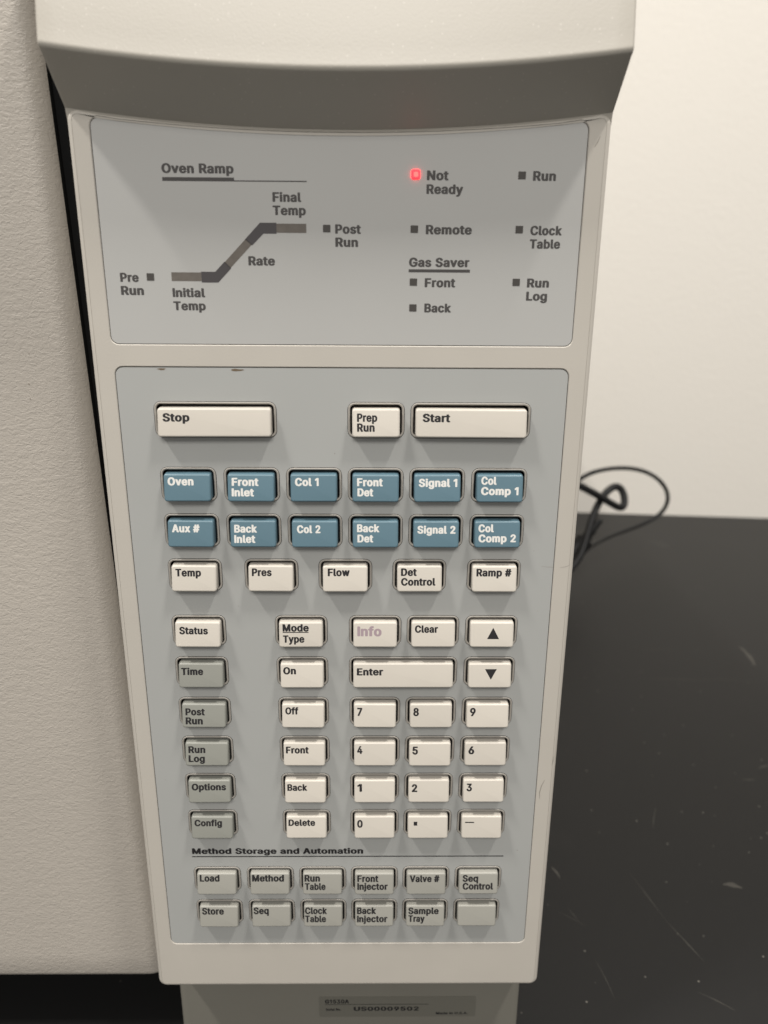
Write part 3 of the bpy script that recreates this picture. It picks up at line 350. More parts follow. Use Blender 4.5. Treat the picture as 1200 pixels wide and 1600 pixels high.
# the wall stands a little askew behind the bench
wa = math.radians(-5.3)
wx, wy = 276.0, 738.0
def wall_pt(s, t):  # s along the wall, t behind it
    return (wx + s * math.cos(wa) - t * math.sin(wa), wy + s * math.sin(wa) + t * math.cos(wa))
v = []
for z in (-900, 1900):
    for s, t in ((-1900, 0), (1900, 0), (1900, 100), (-1900, 100)):
        x, y = wall_pt(s, t); v.append(bm.verts.new((x, y, z)))
for f in ((0, 1, 5, 4), (1, 2, 6, 5), (2, 3, 7, 6), (3, 0, 4, 7), (4, 5, 6, 7), (3, 2, 1, 0)):
    bm.faces.new([v[i] for i in f])
bmesh.ops.recalc_face_normals(bm, faces=bm.faces)
wall = link('wall', bm, WALLMAT)
wall['kind'] = 'structure'
wall['label'] = 'plain cream painted wall behind the black bench'

BZ = -50.0
bench = bpy.data.objects.new('lab_bench', None)
COL.objects.link(bench)
bench.location = (0.25, 0.2, BZ * MM)
bench['label'] = 'black scratched laboratory bench top that the beige instrument stands on'
bench['category'] = 'bench'
bm = bmesh.new()
front = -170
v = []
for z in (-25, 0):
    for p in ((-1100, front), (1300, front), wall_pt(1100, -1), wall_pt(-1350, -1)):
        v.append(bm.verts.new((p[0] - 250, p[1] - 200, z)))
for f in ((4, 5, 6, 7), (3, 2, 1, 0), (0, 1, 5, 4), (1, 2, 6, 5), (2, 3, 7, 6), (3, 0, 4, 7)):
    bm.faces.new([v[i] for i in f])
bmesh.ops.recalc_face_normals(bm, faces=bm.faces)
bmesh.ops.bevel(bm, geom=[e for e in bm.edges], offset=1.5, segments=2, affect='EDGES', profile=0.5)
link('bench_top', bm, BENCH, bench, smooth=True)
def scratch(x0, y0, x1, y1, w, bend=0.0, n=10):
    d = Vector((x1 - x0, y1 - y0)); L = d.length; d.normalize(); nn = Vector((-d.y, d.x))
    bm = bmesh.new(); a = []; b = []
    for i in range(n + 1):
        t = i / n
        c = Vector((x0, y0)) + d * L * t + nn * bend * math.sin(math.pi * t)
        ww = w * (0.25 + 0.75 * math.sin(math.pi * t)) * random.uniform(0.6, 1.2) * 0.5
        a.append(bm.verts.new((c.x + nn.x * ww - 250, c.y + nn.y * ww - 200, 0.05)))
        b.append(bm.verts.new((c.x - nn.x * ww - 250, c.y - nn.y * ww - 200, 0.05)))
    for i in range(n):
        bm.faces.new((b[i], b[i + 1], a[i + 1], a[i]))
    link('scratch', bm, BSCRATCH, bench)
scratch(152.4, 77.4, 161.4, 54.8, 0.6, 0)
scratch(144.4, 108.7, 152.4, 77.4, 0.35, 0)
scratch(103.8, 113.3, 106.5, 105.7, 1.6, 0.5)
scratch(190.3, 101.0, 199.1, 98.4, 3.2, 1.0)
scratch(317.6, 363.8, 315.6, 330.9, 4, 1.5)
scratch(220.9, 310.6, 269.3, 306.7, 0.8, 0.5)
scratch(231.0, 356.8, 261.9, 360.2, 0.7, 0)
scratch(239.4, 186.6, 247.1, 186.0, 1, 0)
scratch(106.1, 85.5, 109.5, 77.6, 0.4, 0)
scratch(168.0, 142.5, 176.0, 160.5, 0.5, 0.3)
scratch(100.5, 83.5, 111.9, 74.9, 0.25, 0.4)
scratch(253.4, 310.6, 308.8, 305.8, 0.5, 0.6)
scratch(255.0, 198.2, 262.4, 200.8, 1.2, 0)
scratch(152.2, 39.1, 165.1, 29.9, 0.4, 0.4)
scratch(111.4, 55.8, 114.5, 36.2, 0.3, 0.4)

# ------------------------------------------------------------------ the instrument
gc = bpy.data.objects.new('gas_chromatograph', None)
COL.objects.link(gc)
gc.location = (0, 0, BZ * MM)
gc['label'] = 'beige laboratory gas chromatograph with grey keypad console standing on the black bench'
gc['category'] = 'lab instrument'
frame = bpy.data.objects.new('tmp', None)
class P:  # children are written in console millimetres; the thing's base lies BZ lower
    pass
def part(name, bm, mat, parent=None, smooth=False, loc=(0, 0, 0), angle=40, label=None):
    if parent is None:
        loc = (loc[0], loc[1], loc[2] - BZ)
        parent = gc
    o = link(name, bm, mat, parent, smooth, loc, angle)
    if label:
        o['label'] = label
    return o
bpy.data.objects.remove(frame)

def join_z(x):
    return 287.4 + 4.6 * (x / 70.0) ** 2
def dtop_z(x):
    return 286.45 + 3.4 * (x / 64.0) ** 2

def outline_with_top(x0, x1, z0, top, r, n=24, rn=5):
    """anticlockwise outline: rounded bottom corners, arched top edge with small corner radii"""
    pts = []
    for i in range(rn + 1):
        a = math.radians(180 + 90 * i / rn); pts.append((x0 + r + r * math.cos(a), z0 + r + r * math.sin(a)))
    for i in range(rn + 1):
        a = math.radians(270 + 90 * i / rn); pts.append((x1 - r + r * math.cos(a), z0 + r + r * math.sin(a)))
    for i in range(rn + 1):
        a = math.radians(90 * i / rn); pts.append((x1 - r + r * math.cos(a), top(x1) - r + r * math.sin(a)))
    for i in range(1, n):
        x = x1 - r + (x0 + r - x1 + r) * i / n; pts.append((x, top(x)))
    for i in range(rn + 1):
        a = math.radians(90 + 90 * i / rn); pts.append((x0 + r + r * math.cos(a), top(x0) - r + r * math.sin(a)))
    return pts

DISP_WIN = outline_with_top(-64.2, 64.2, 232.9, dtop_z, 2.2)
KEY_WIN = outline_with_top(-64.0, 64.0, 20.1, lambda x: 226.8, 2.4)

# console housing: arched top, rounded front rim, two recesses for the films
bm = bmesh.new()
outer = outline_with_top(-70, 70, 0, join_z, 3.0)
rings = []
RB = 1.3
for a in (0, 18, 36, 54, 72, 90):
    t = math.radians(a)
    rings.append(ring_verts(bm, offset_poly(outer, RB * (1 - math.sin(t))), RB * (1 - math.cos(t))))
rings.append(ring_verts(bm, offset_poly(outer, RB + 0.12), 0))
# rings run from the side (y = RB) to the face (y = 0)
back = ring_verts(bm, outer, 50)
bridge(bm, back, rings[0])
for a, b in zip(rings, rings[1:]):
    bridge(bm, a, b)
holes = []
for win in (DISP_WIN, KEY_WIN):
    lip0 = ring_verts(bm, offset_poly(win, -0.34), 0)
    lipa = ring_verts(bm, offset_poly(win, -0.22), 0)
    lip1 = ring_verts(bm, win, 0.18)
    deep = ring_verts(bm, win, 1.3)
    floor = ring_verts(bm, offset_poly(win, 1.2), 1.3)
    bridge(bm, lip0, lipa); bridge(bm, lipa, lip1); bridge(bm, lip1, deep); bridge(bm, deep, floor)
    holes.append(lip0)
fill(bm, [rings[-1]] + holes)
bmesh.ops.recalc_face_normals(bm, faces=bm.faces)
part('console_housing', bm, HOUSING, smooth=True, angle=30)

# hood over the display
bm = bmesh.new()
prof = [(1.0, -3.0), (0.15, 0.0)]
lipc = (-12.2, 11.6)
prof += [(-11.9, 9.6)]
for i in range(7):
    a = math.radians(235 - 75 * i / 6)
    prof.append((lipc[0] + 1.5 * math.cos(a), lipc[1] + 1.5 * math.sin(a)))
prof += [(-13.0, 16), (-10.8, 28), (-7.6, 42), (0, 56), (13, 64), (30, 68), (60, 72), (60, -3.0)]
xs = [-70 + 140 * i / 28 for i in range(29)]
grid = [[bm.verts.new((x, y, z + join_z(x))) for y, z in prof] for x in xs]
for i in range(28):
    bridge(bm, grid[i], grid[i + 1])
c0 = bm.faces.new(grid[0]); c1 = bm.faces.new(list(reversed(grid[-1])))
bmesh.ops.recalc_face_normals(bm, faces=bm.faces)
edges = [e for e in bm.edges if (c0 in e.link_faces or c1 in e.link_faces) and max(v.co.y for v in e.verts) < 50 and min(v.co.z for v in e.verts) > 291.9]
bmesh.ops.bevel(bm, geom=edges, offset=0.7, segments=3, affect='EDGES', profile=0.5)
part('hood', bm, HOODMAT, smooth=True, angle=32)

# display film
bm = bmesh.new()
dout = offset_poly(DISP_WIN, 0.22)
slab(bm, dout, 0.12, 1.25)
disp = part('display_panel', bm, DISPLAY)

bm = bmesh.new()
for txt, xl, xr, base, cap in [
    ('Oven Ramp', -46.65, -27.9, 276.9, 2.24),
    ('Final', -18.04, -10.45, 270.12, 2.24),
    ('Temp', -18.11, -9.32, 266.84, 2.24),
    ('Rate', -25.12, -17.94, 254.09, 2.24),
    ('Pre', -60.01, -54.99, 249.62, 2.24),
    ('Run', -60.11, -53.88, 246.2, 2.24),
    ('Initial', -46.14, -37.29, 245.72, 2.24),
    ('Temp', -46.17, -37.33, 242.25, 2.24),
    ('Post', -1.63, 5.25, 262.31, 2.24),
    ('Run', -1.62, 4.48, 258.99, 2.24),
    ('Not', 22.56, 28.28, 275.69, 2.24),
    ('Ready', 22.52, 32.19, 272.35, 2.24),
    ('Run', 50.43, 56.47, 275.74, 2.24),
    ('Remote', 22.58, 34.91, 262.33, 2.24),
    ('Clock', 50.55, 59.05, 262.29, 2.24),
    ('Table', 50.59, 58.84, 258.9, 2.24),
    ('Gas Saver', 18.22, 34.6, 254.01, 2.24),
    ('Front', 22.59, 30.94, 248.73, 2.24),
    ('Run', 50.52, 56.56, 248.83, 2.24),
    ('Log', 50.5, 56.27, 245.37, 2.24),
    ('Back', 22.63, 29.97, 242.07, 2.24)]:
    lettering(bm, txt, xl, xr, base, cap, 0.10)
rect(bm, -46.65, -27.9, 274.9, 275.85, 0.10)
rect(bm, -27.9, -8.92, 274.9, 275.2, 0.10)
rect(bm, 18.15, 34.8, 252.5, 253.3, 0.10)
part('lettering', bm, DINK, disp)
SEG = {
 'level_window': [[(-46.1, 249.85), (-38.0, 249.85), (-38.0, 252.1), (-46.1, 252.1)], [(-17.25, 262.35), (-9.3, 262.35), (-9.3, 264.65), (-17.25, 264.65)]],
 'slope_window': [[(-31.55, 254.75), (-30.0, 253.3), (-24.0, 259.3), (-25.6, 260.75)]],
 'elbow_mark': [[(-38.0, 249.5), (-33.5, 249.5), (-29.8, 253.25), (-31.55, 254.95), (-34.2, 252.3), (-38.0, 252.3)],
                [(-25.75, 260.65), (-23.9, 259.1), (-20.75, 262.1), (-17.25, 262.1), (-17.25, 264.85), (-21.6, 264.85)]]}
for nm, ps in SEG.items():
    for p_ in ps:
        bm = bmesh.new()
        poly(bm, p_, 0.09)
        part(nm, bm, SEGDARK if nm == 'elbow_mark' else SEGLIGHT, disp)
for x, z in ((-51.8, 250.85), (-3.88, 263.5), (47.53, 276.93), (19.5, 263.5), (47.58, 263.58), (19.5, 249.97), (47.55, 250.08), (19.47, 243.17)):
    bm = bmesh.new()
    slab(bm, rrect(0, 0, 2.0, 1.9, 0.12, 2), 0.06, 0.4)
    part('indicator_light', bm, LAMPOFF, disp, loc=(x, 0, z))
bm = bmesh.new()
a = ring_verts(bm, rrect(0, 0, 2.35, 2.35, 0.5), 0.3)
b = ring_verts(bm, rrect(0, 0, 2.2, 2.2, 0.5), -0.25)
c = ring_verts(bm, rrect(0, 0, 1.7, 1.7, 0.4), -0.45)
bridge(bm, a, b); bridge(bm, b, c); fill(bm, [c])
bmesh.ops.recalc_face_normals(bm, faces=bm.faces)
led = part('indicator_light', bm, RED, disp, loc=(19.62, 0, 277.0), label='glowing red indicator light')
bm = bmesh.new()
slab(bm, rrect(0.05, -0.05, 1.15, 1.2, 0.35), -0.47, -0.3)
part('lamp_core', bm, RED_CORE, led)

# ------------------------------------------------------------------ keypad
C6 = [-45.5, -27.0, -8.7, 9.4, 27.5, 45.8]
C5 = [-45.5, -22.3, 0.25, 22.85, 45.65]
ROW = [217.1, 197.85, 183.6, 169.25, 150.5, 136.15, 121.6, 107.1, 92.7, 78.2, 54.4, 40.15]
KH = 10.5
KEYS = []   # name, centre x, row, bezel width, material
def kk(n, cx, row, mat, w=16.4):
    KEYS.append((n, cx, row, w, mat))
kk('Stop', -36.5, 0, CREAM, 35.0); kk('PrepRun', 9.45, 0, CREAM); kk('Start', 36.65, 0, CREAM, 34.6)
for n, cx in zip(('Oven', 'FrontInlet', 'Col1', 'FrontDet', 'Signal1', 'ColComp1'), C6): kk(n, cx, 1, BLUE)
for n, cx in zip(('Aux', 'BackInlet', 'Col2', 'BackDet', 'Signal2', 'ColComp2'), C6): kk(n, cx, 2, BLUE)
for n, cx in zip(('Temp', 'Pres', 'Flow', 'DetControl', 'Ramp#'), C5): kk(n, cx, 3, CREAM)
for n, r, m in (('Status', 4, CREAM), ('Time', 5, GREY), ('PostRun', 6, GREY), ('RunLog', 7, GREY), ('Options', 8, GREY), ('Config', 9, GREY)):
    kk(n, -45.6, r, m, 16.8)
for n, r in (('Mode', 4), ('On', 5), ('Off', 6), ('Front', 7), ('Back', 8), ('Delete', 9)): kk(n, -13.7, r, CREAM)
for n, cx in zip(('Info', 'Clear', 'Up'), C6[3:]): kk(n, cx, 4, CREAM)
kk('Enter', 18.35, 5, CREAM, 34.5); kk('Down', 45.85, 5, CREAM)
for r, ns in ((6, '789'), (7, '456'), (8, '123'), (9, '0.-')):
    for n, cx in zip(ns, C6[3:]): kk(n, cx, r, CREAM)
for n, cx in zip(('Load', 'Method', 'RunTable', 'FrontInj', 'Valve', 'SeqControl'), C6): kk(n, cx, 10, PALEGREY)
for n, cx in zip(('Store', 'Seq', 'ClockTable', 'BackInj', 'SampleTray', 'blank'), C6): kk(n, cx, 11, PALEGREY)

# keypad film with an opening round every key
bm = bmesh.new()
kout = offset_poly(KEY_WIN, 0.22)
fr = ring_verts(bm, kout, 0.12); bk = ring_verts(bm, kout, 1.25)
bridge(bm, fr, bk)
loops = [fr]
for n, cx, r, w, m in KEYS:
    hole = rrect(cx, ROW[r] - KH / 2, w, KH, 2.2)
    a = ring_verts(bm, hole, 0.12); b = ring_verts(bm, hole, 1.25)
    bridge(bm, a, b); loops.append(a)
fill(bm, loops)
keypad = part('keypad_panel', bm, KEYPAD)
bm = bmesh.new()
lettering(bm, 'Method Storage and Automation', -53.7, 5.5, 59.75, 2.3, 0.10)
rect(bm, -53.8, 54.3, 58.35, 58.75, 0.10)
part('lettering', bm, INK, keypad)
bm = bmesh.new()
slab(bm, offset_poly(KEY_WIN, 1.5), 5.0, 6.0)
part('keypad_backing', bm, WELL)

def bezel_mesh(w):
    bm = bmesh.new()
    steps = [(0.10, 0.6), (0.14, 0.02), (0.26, -0.12), (0.42, -0.14), (0.58, -0.10), (0.70, -0.02), (0.78, 0.12), (0.80, 0.35), (0.81, 4.9)]
    rs = [ring_verts(bm, rrect(0, 0, w - 2 * i, KH - 2 * i, max(0.6, 2.15 - i)), y) for i, y in steps]
    for a, b in zip(rs, rs[1:]):
        bridge(bm, a, b)
    bmesh.ops.recalc_face_normals(bm, faces=bm.faces)
    # faces must look out of the ring towards the reader
    f = max(bm.faces, key=lambda q: -q.calc_center_median().y)
    if f.normal.y > 0:
        bmesh.ops.reverse_faces(bm, faces=bm.faces)
    # the throat of the opening is black
    for f in bm.faces:
        if f.calc_center_median().y > 0.15:
            f.material_index = 1
    return bm

FACE = -2.15
TILT = 0.17      # the face leans back: its lower edge stands out farther than its upper edge
def key_mesh(w):
    bm = bmesh.new()
    kw, kh = w - 2.8, KH - 2.5
    steps = [(-0.12, 4.0), (-0.05, 0.5), (0.0, FACE + 0.62)]
    for a in (20, 40, 60, 80, 90):
        t = math.radians(a)
        steps.append((0.5 * (1 - math.cos(t)), FACE + 0.5 * (1 - math.sin(t))))
    rs = [ring_verts(bm, rrect(0, 0, kw - 2 * i, kh - 2 * i, max(0.25, 0.75 - i * 0.6), 4), y) for i, y in steps]
    for a, b in zip(rs, rs[1:]):
        bridge(bm, a, b)
    for vv in bm.verts:
        if vv.co.y < 0: vv.co.y += TILT * vv.co.z
    bm.faces.new(rs[-1])
    bmesh.ops.recalc_face_normals(bm, faces=bm.faces)
    f = max(bm.faces, key=lambda q: len(q.verts))
    if f.normal.y > 0:
        bmesh.ops.reverse_faces(bm, faces=bm.faces)
    return bm

KEYTXT = {
    'Stop': [('Stop', -51.05, -43.42, 211.83, 2.2)],
    'Oven': [('Oven', -51.13, -43.6, 192.99, 2.2)],
    'FrontInlet': [('Front', -32.53, -24.75, 192.88, 2.2), ('Inlet', -32.6, -26.11, 189.84, 2.2)],
    'Col1': [('Col 1', -14.13, -7.23, 192.89, 2.2)],
    'Aux': [('Aux #', -50.99, -42.77, 178.5, 2.2)],
    'BackInlet': [('Back', -32.58, -25.84, 178.44, 2.2), ('Inlet', -32.64, -26.38, 175.37, 2.2)],
    'Col2': [('Col 2', -13.95, -6.97, 178.36, 2.2)],
    'Temp': [('Temp', -51.06, -43.3, 164.34, 2.2)],
    'Pres': [('Pres', -28.0, -22.0, 164.44, 2.2)],
    'Flow': [('Flow', -5.02, 1.63, 164.55, 2.2)],
    'PrepRun': [('Prep', 4.04, 9.81, 211.9, 2.2), ('Run', 4.04, 9.07, 209.13, 2.2)],
    'Start': [('Start', 22.73, 30.58, 211.87, 2.2)],
    'FrontDet': [('Front', 3.96, 11.48, 192.89, 2.2), ('Det', 4.08, 8.71, 189.95, 2.2)],
    'Signal1': [('Signal 1', 22.01, 33.27, 192.73, 2.2)],
    'ColComp1': [('Col', 40.27, 44.78, 193.43, 2.2), ('Comp 1', 40.28, 51.28, 190.44, 2.2)],
    'BackDet': [('Back', 3.91, 10.53, 178.71, 2.2), ('Det', 4.02, 8.74, 175.64, 2.2)],
    'Signal2': [('Signal 2', 21.88, 33.24, 178.29, 2.2)],
    'ColComp2': [('Col', 40.08, 44.67, 178.75, 2.2), ('Comp 2', 40.14, 51.35, 175.74, 2.2)],
    'DetControl': [('Det', 17.18, 21.98, 164.6, 2.2), ('Control', 17.2, 27.68, 161.63, 2.2)],
    'Ramp#': [('Ramp #', 40.08, 50.75, 164.52, 2.2)],
    'Status': [('Status', -51.27, -42.42, 145.06, 2.2)],
    'Time': [('Time', -51.78, -44.83, 130.79, 2.2)],
    'PostRun': [('Post', -51.46, -45.26, 116.19, 2.2), ('Run', -51.49, -45.95, 113.19, 2.2)],
    'RunLog': [('Run', -51.55, -46.03, 101.99, 2.2), ('Log', -51.57, -46.25, 98.92, 2.2)],
    'Options': [('Options', -51.46, -40.05, 87.57, 2.2)],
    'Config': [('Config', -51.48, -42.19, 73.2, 2.2)],
    'Mode': [('Mode', -19.33, -11.19, 146.0, 2.2), ('Type', -19.27, -12.61, 142.47, 2.2)],
    'On': [('On', -19.62, -15.57, 131.07, 2.2)],
    'Off': [('Off', -19.43, -15.21, 116.56, 2.2)],
    'Front': [('Front', -19.7, -12.21, 101.86, 2.2)],
    'Back': [('Back', -19.68, -13.07, 87.48, 2.2)],
    'Delete': [('Delete', -19.76, -10.71, 73.2, 2.2)],
    'Info': [('Info', 3.84, 11.4, 144.51, 2.9)],
    'Clear': [('Clear', 21.74, 28.96, 145.54, 2.2)],
    'Enter': [('Enter', 3.63, 11.98, 130.67, 2.2)],
    '7': [('7', 3.67, 5.32, 116.03, 2.55)],
    '8': [('8', 21.77, 23.58, 116.03, 2.55)],
    '9': [('9', 40.05, 41.91, 116.03, 2.55)],
    '4': [('4', 3.61, 5.35, 101.69, 2.55)],
    '5': [('5', 21.71, 23.55, 101.56, 2.55)],
    '6': [('6', 40.16, 42.1, 101.55, 2.55)],
    '1': [('1', 3.61, 5.16, 87.07, 2.55)],
    '2': [('2', 21.81, 23.63, 86.88, 2.55)],
    '3': [('3', 40.09, 41.91, 87.08, 2.55)],
    '0': [('0', 3.49, 5.39, 72.61, 2.55)],
    'Load': [('Load', -51.32, -44.44, 49.8, 2.4)],
    'Method': [('Method', -33.17, -22.05, 49.75, 2.4)],
    'RunTable': [('Run', -14.93, -9.53, 49.71, 2.4), ('Table', -14.85, -7.59, 46.62, 2.4)],
    'Store': [('Store', -51.43, -43.7, 35.44, 2.4)],
    'Seq': [('Seq', -33.26, -27.89, 35.5, 2.4)],
    'ClockTable': [('Clock', -15.12, -7.36, 35.44, 2.4), ('Table', -15.14, -7.67, 32.36, 2.4)],
    'FrontInj': [('Front', 3.46, 10.81, 49.62, 2.4), ('Injector', 3.46, 14.08, 46.7, 2.4)],
    'Valve': [('Valve #', 21.74, 32.11, 49.57, 2.4)],
    'SeqControl': [('Seq', 40.2, 45.67, 49.53, 2.4), ('Control', 40.24, 50.96, 46.59, 2.4)],
    'BackInj': [('Back', 3.26, 10.01, 35.42, 2.4), ('Injector', 3.27, 14.06, 32.3, 2.4)],
    'SampleTray': [('Sample', 21.45, 32.25, 35.35, 2.4), ('Tray', 21.48, 27.31, 32.38, 2.4)]}
LBL = {'PrepRun': 'Prep Run', 'FrontInlet': 'Front Inlet', 'Col1': 'Col 1', 'FrontDet': 'Front Det', 'Signal1': 'Signal 1', 'ColComp1': 'Col Comp 1',
       'Aux': 'Aux #', 'BackInlet': 'Back Inlet', 'Col2': 'Col 2', 'BackDet': 'Back Det', 'Signal2': 'Signal 2', 'ColComp2': 'Col Comp 2',
       'DetControl': 'Det Control', 'Ramp#': 'Ramp #', 'PostRun': 'Post Run', 'RunLog': 'Run Log', 'Mode': 'Mode Type', 'RunTable': 'Run Table',
       'FrontInj': 'Front Injector', 'Valve': 'Valve #', 'SeqControl': 'Seq Control', 'ClockTable': 'Clock Table', 'BackInj': 'Back Injector',
       'SampleTray': 'Sample Tray'}
TONE = {id(CREAM): 'cream', id(BLUE): 'blue', id(GREY): 'grey', id(PALEGREY): 'pale grey'}
proto_key, proto_bezel = {}, {}
for n, cx, r, w, m in KEYS:
    cz = ROW[r] - KH / 2 - 0.45
    kid = (w, m.name)
    if kid not in proto_key:
        ko = part('key', key_mesh(w), m, smooth=True, angle=60)
        proto_key[kid] = ko
    else:
        ko = proto_key[kid].copy(); COL.objects.link(ko)
    ko.parent = gc
    ko.location = (cx * MM, random.uniform(-0.12, 0.12) * MM, (cz - BZ) * MM)
    ko.rotation_euler = (math.radians(random.uniform(-0.5, 0.5)), math.radians(random.uniform(-0.25, 0.25)), math.radians(random.uniform(-0.35, 0.35)))
    what = {'Up': 'key with an up arrow', 'Down': 'key with a down arrow', 'blank': 'blank key', '.': 'key with a decimal point', '-': 'key with a minus sign'}.get(n, 'key reading ' + LBL.get(n, n))
    ko['label'] = TONE[id(m)] + ' ' + what
    if w not in proto_bezel:
        bo = part('bezel', bezel_mesh(w), [BEZEL, WELL], ko, smooth=True, angle=50)
        proto_bezel[w] = bo
    else:
        bo = proto_bezel[w].copy(); COL.objects.link(bo)
        bo.parent = ko
    # the bezel is fixed to the panel, the key floats in it
    bo.matrix_parent_inverse = Matrix.Identity(4)
    bo.matrix_basis = (Matrix.Translation(ko.location) @ ko.rotation_euler.to_matrix().to_4x4()).inverted() @ Matrix.Translation((cx * MM, 0, (ROW[r] - KH / 2 - BZ) * MM))
    bm = bmesh.new()
    yy = FACE - 0.012
    for txt, xl, xr, base, cap in KEYTXT.get(n, []):
        lettering(bm, txt, xl, xr, base, cap, yy, cx, cz)
    if n == 'Mode': rect(bm, -19.3, -11.3, 145.5, 145.78, yy, cx, cz)
    if n == 'Up': poly(bm, [(44.3, 143.5), (48.05, 143.5), (46.15, 147.1)], yy, cx, cz)
    if n == 'Down': poly(bm, [(44.25, 132.65), (46.15, 129.2), (48.0, 132.65)], yy, cx, cz)
    if n == '.': rect(bm, 22.7, 23.9, 73.2, 74.6, yy, cx, cz)
    if n == '-': rect(bm, 40.1, 43.2, 74.1, 74.5, yy, cx, cz)
    for vv in bm.verts: vv.co.y += TILT * vv.co.z
    if len(bm.faces):
        part('legend', bm, WHITEINK if m is BLUE else (MAUVE if n == 'Info' else INK), ko)
    else:
        bm.free()

# ------------------------------------------------------------------ foot, rating plate, door, body
bm = bmesh.new()
foot_out = [(-67, 12 + 38), (-67, 15), (-66.6, 13.4), (-65.6, 12.4), (-64, 12), (64, 12), (65.6, 12.4), (66.6, 13.4), (67, 15), (67, 50)]
a = [bm.verts.new((x, y, BZ + 0.02)) for x, y in foot_out]; b = [bm.verts.new((x, y, 2)) for x, y in foot_out]
bridge(bm, a, b); bm.faces.new(a); bm.faces.new(b)
bmesh.ops.recalc_face_normals(bm, faces=bm.faces)
part('console_foot', bm, FOOT, smooth=True)
bm = bmesh.new()
slab(bm, rrect(18.7, -24.7, 61.8, 10.4, 0.6, 3), 11.8, 11.98)
plate = part('rating_plate', bm, PLATE)
bm = bmesh.new()
lettering(bm, 'G1530A', -9.9, -0.4, -22.8, 1.9, 11.78)
rect(bm, -9.9, 31, -23.55, -23.3, 11.78)
lettering(bm, 'Serial No.', -9.6, -3.6, -26.6, 1.2, 11.78)
lettering(bm, 'US00009502', 1.4, 27.2, -26.7, 2.0, 11.78)
lettering(bm, 'Made in U.S.A.', 34, 46.7, -28.7, 1.1, 11.78)
part('lettering', bm, INK, plate)

# oven door: leathery paint, rounded right and bottom edges
bm = bmesh.new()
DY, DR, ZB = 14.0, 7.0, -11.6
def edge_x(z):
    return -71.6 - 8.2 * max(0.0, (z + 12) / 312.0)
zs = [ZB + 0.0, ZB + 0.35, ZB + 1.2, ZB + 2.6] + [20 * i for i in range(0, 25)]
rows = []
for i, z in enumerate(zs):
    back_off = (3.0, 1.5, 0.5, 0.0)[i] if i < 4 else 0.0
    row = [(-520, DY + back_off), (-300, DY + back_off)]
    ex = edge_x(z)
    for k in range(9):
        a = math.radians(90 * k / 8)
        row.append((ex - DR + DR * math.sin(a), DY + back_off * math.cos(a) + DR * (1 - math.cos(a))))
    row += [(ex, 48)]
    rows.append([bm.verts.new((x, y, z)) for x, y in row])
for a, b in zip(rows, rows[1:]):
    for i in range(len(a) - 1):
        bm.faces.new((a[i], a[i + 1], b[i + 1], b[i]))
bl = bm.verts.new((-520, 48, ZB))
bm.faces.new(rows[0] + [bl])
bmesh.ops.recalc_face_normals(bm, faces=bm.faces)
f = max(bm.faces, key=lambda q: q.calc_area())
if f.normal.y > 0:
    bmesh.ops.reverse_faces(bm, faces=bm.faces)
for f in bm.faces:
    if f.calc_center_median().y > DY + DR * 0.62 and f.calc_center_median().x > -200:
        f.material_index = 1  # recess shade painted black on the door's side and inner curve
part('oven_door', bm, [DOORMAT, BASE], smooth=True, angle=50)
bm = bmesh.new()
box(bm, -520, 69, 50.5, 600, -8, 320)
bmesh.ops.bevel(bm, geom=list(bm.edges), offset=4, segments=3, affect='EDGES')
part('cabinet', bm, HOUSING, smooth=True)
bm = bmesh.new()
box(bm, -510, 60, 60, 590, BZ + 0.02, -8.1)
part('base', bm, BASE)

bm = bmesh.new()
box(bm, -88, -70.3, 20, 50.2, -8, 315)  # added black block that keeps the gap between door and console dark
part('gap_shade_block', bm, BASE)

# wear on the films and the rim
def blot(bm, cx, cz, w, h, y, seed):
    rnd = random.Random(seed)
    pts = []
    for i in range(14):
        a = 2 * math.pi * i / 14
        k = rnd.uniform(0.7, 1.15)
        pts.append((cx + w / 2 * k * math.cos(a), cz + h / 2 * k * math.sin(a)))
    poly(bm, pts, y)
for cx, cz, w, h, s in ((-50.8, 226.1, 2.5, 0.6, 1), (-29.7, 225.95, 3.6, 0.75, 2)):
    bm = bmesh.new(); blot(bm, cx, cz, w, h, 0.10, s)
    part('chip', bm, CHIP, keypad)
for u_, w_, px_, pz_, s_ in (('speck', 0.3, -93.4, 228.6, 5), ('speck', 0.35, -94.6, 219.7, 6), ('speck', 0.32, -94.8, 215.3, 7)):
    bm = bmesh.new(); blot(bm, px_, pz_, w_, w_, DY - 0.12, s_)
    part(u_, bm, CHIP)
rs_ = random.Random(11)
for i_ in range(9):
    bm = bmesh.new(); blot(bm, 0, 0, rs_.uniform(0.18, 0.4), rs_.uniform(0.15, 0.3), 0.105, 20 + i_)
    part('speck', bm, SCUFF if i_ % 2 else CHIP, keypad, loc=((14.5, -33, 31, -60.5, 59, 60, -2.5, 57.5, -26)[i_], 0, (124.2, 153.5, 112.0, 90, 61, 152, 202, 172, 60.9)[i_]))
def hairline(pts, w, y, nm='scuff', mat=SCUFF, parent=None):
    bm = bmesh.new(); a = []; b = []
    n = len(pts)
    for i, (x, z) in enumerate(pts):
        p0 = Vector(pts[max(0, i - 1)]); p1 = Vector(pts[min(n - 1, i + 1)])
        d = (p1 - p0).normalized(); nn = Vector((-d.y, d.x)) * w * 0.5 * (0.4 + 0.6 * math.sin(math.pi * i / (n - 1)))
        a.append(bm.verts.new((x + nn.x, y, z + nn.y))); b.append(bm.verts.new((x - nn.x, y, z - nn.y)))
    for i in range(n - 1):
        bm.faces.new((a[i], a[i + 1], b[i + 1], b[i]))
    return part(nm, bm, mat, parent)
hairline([(60.17, 166.91), (62.15, 166.71), (64.12, 166.65), (65.29, 166.65)], 0.12, 0.105, parent=keypad)
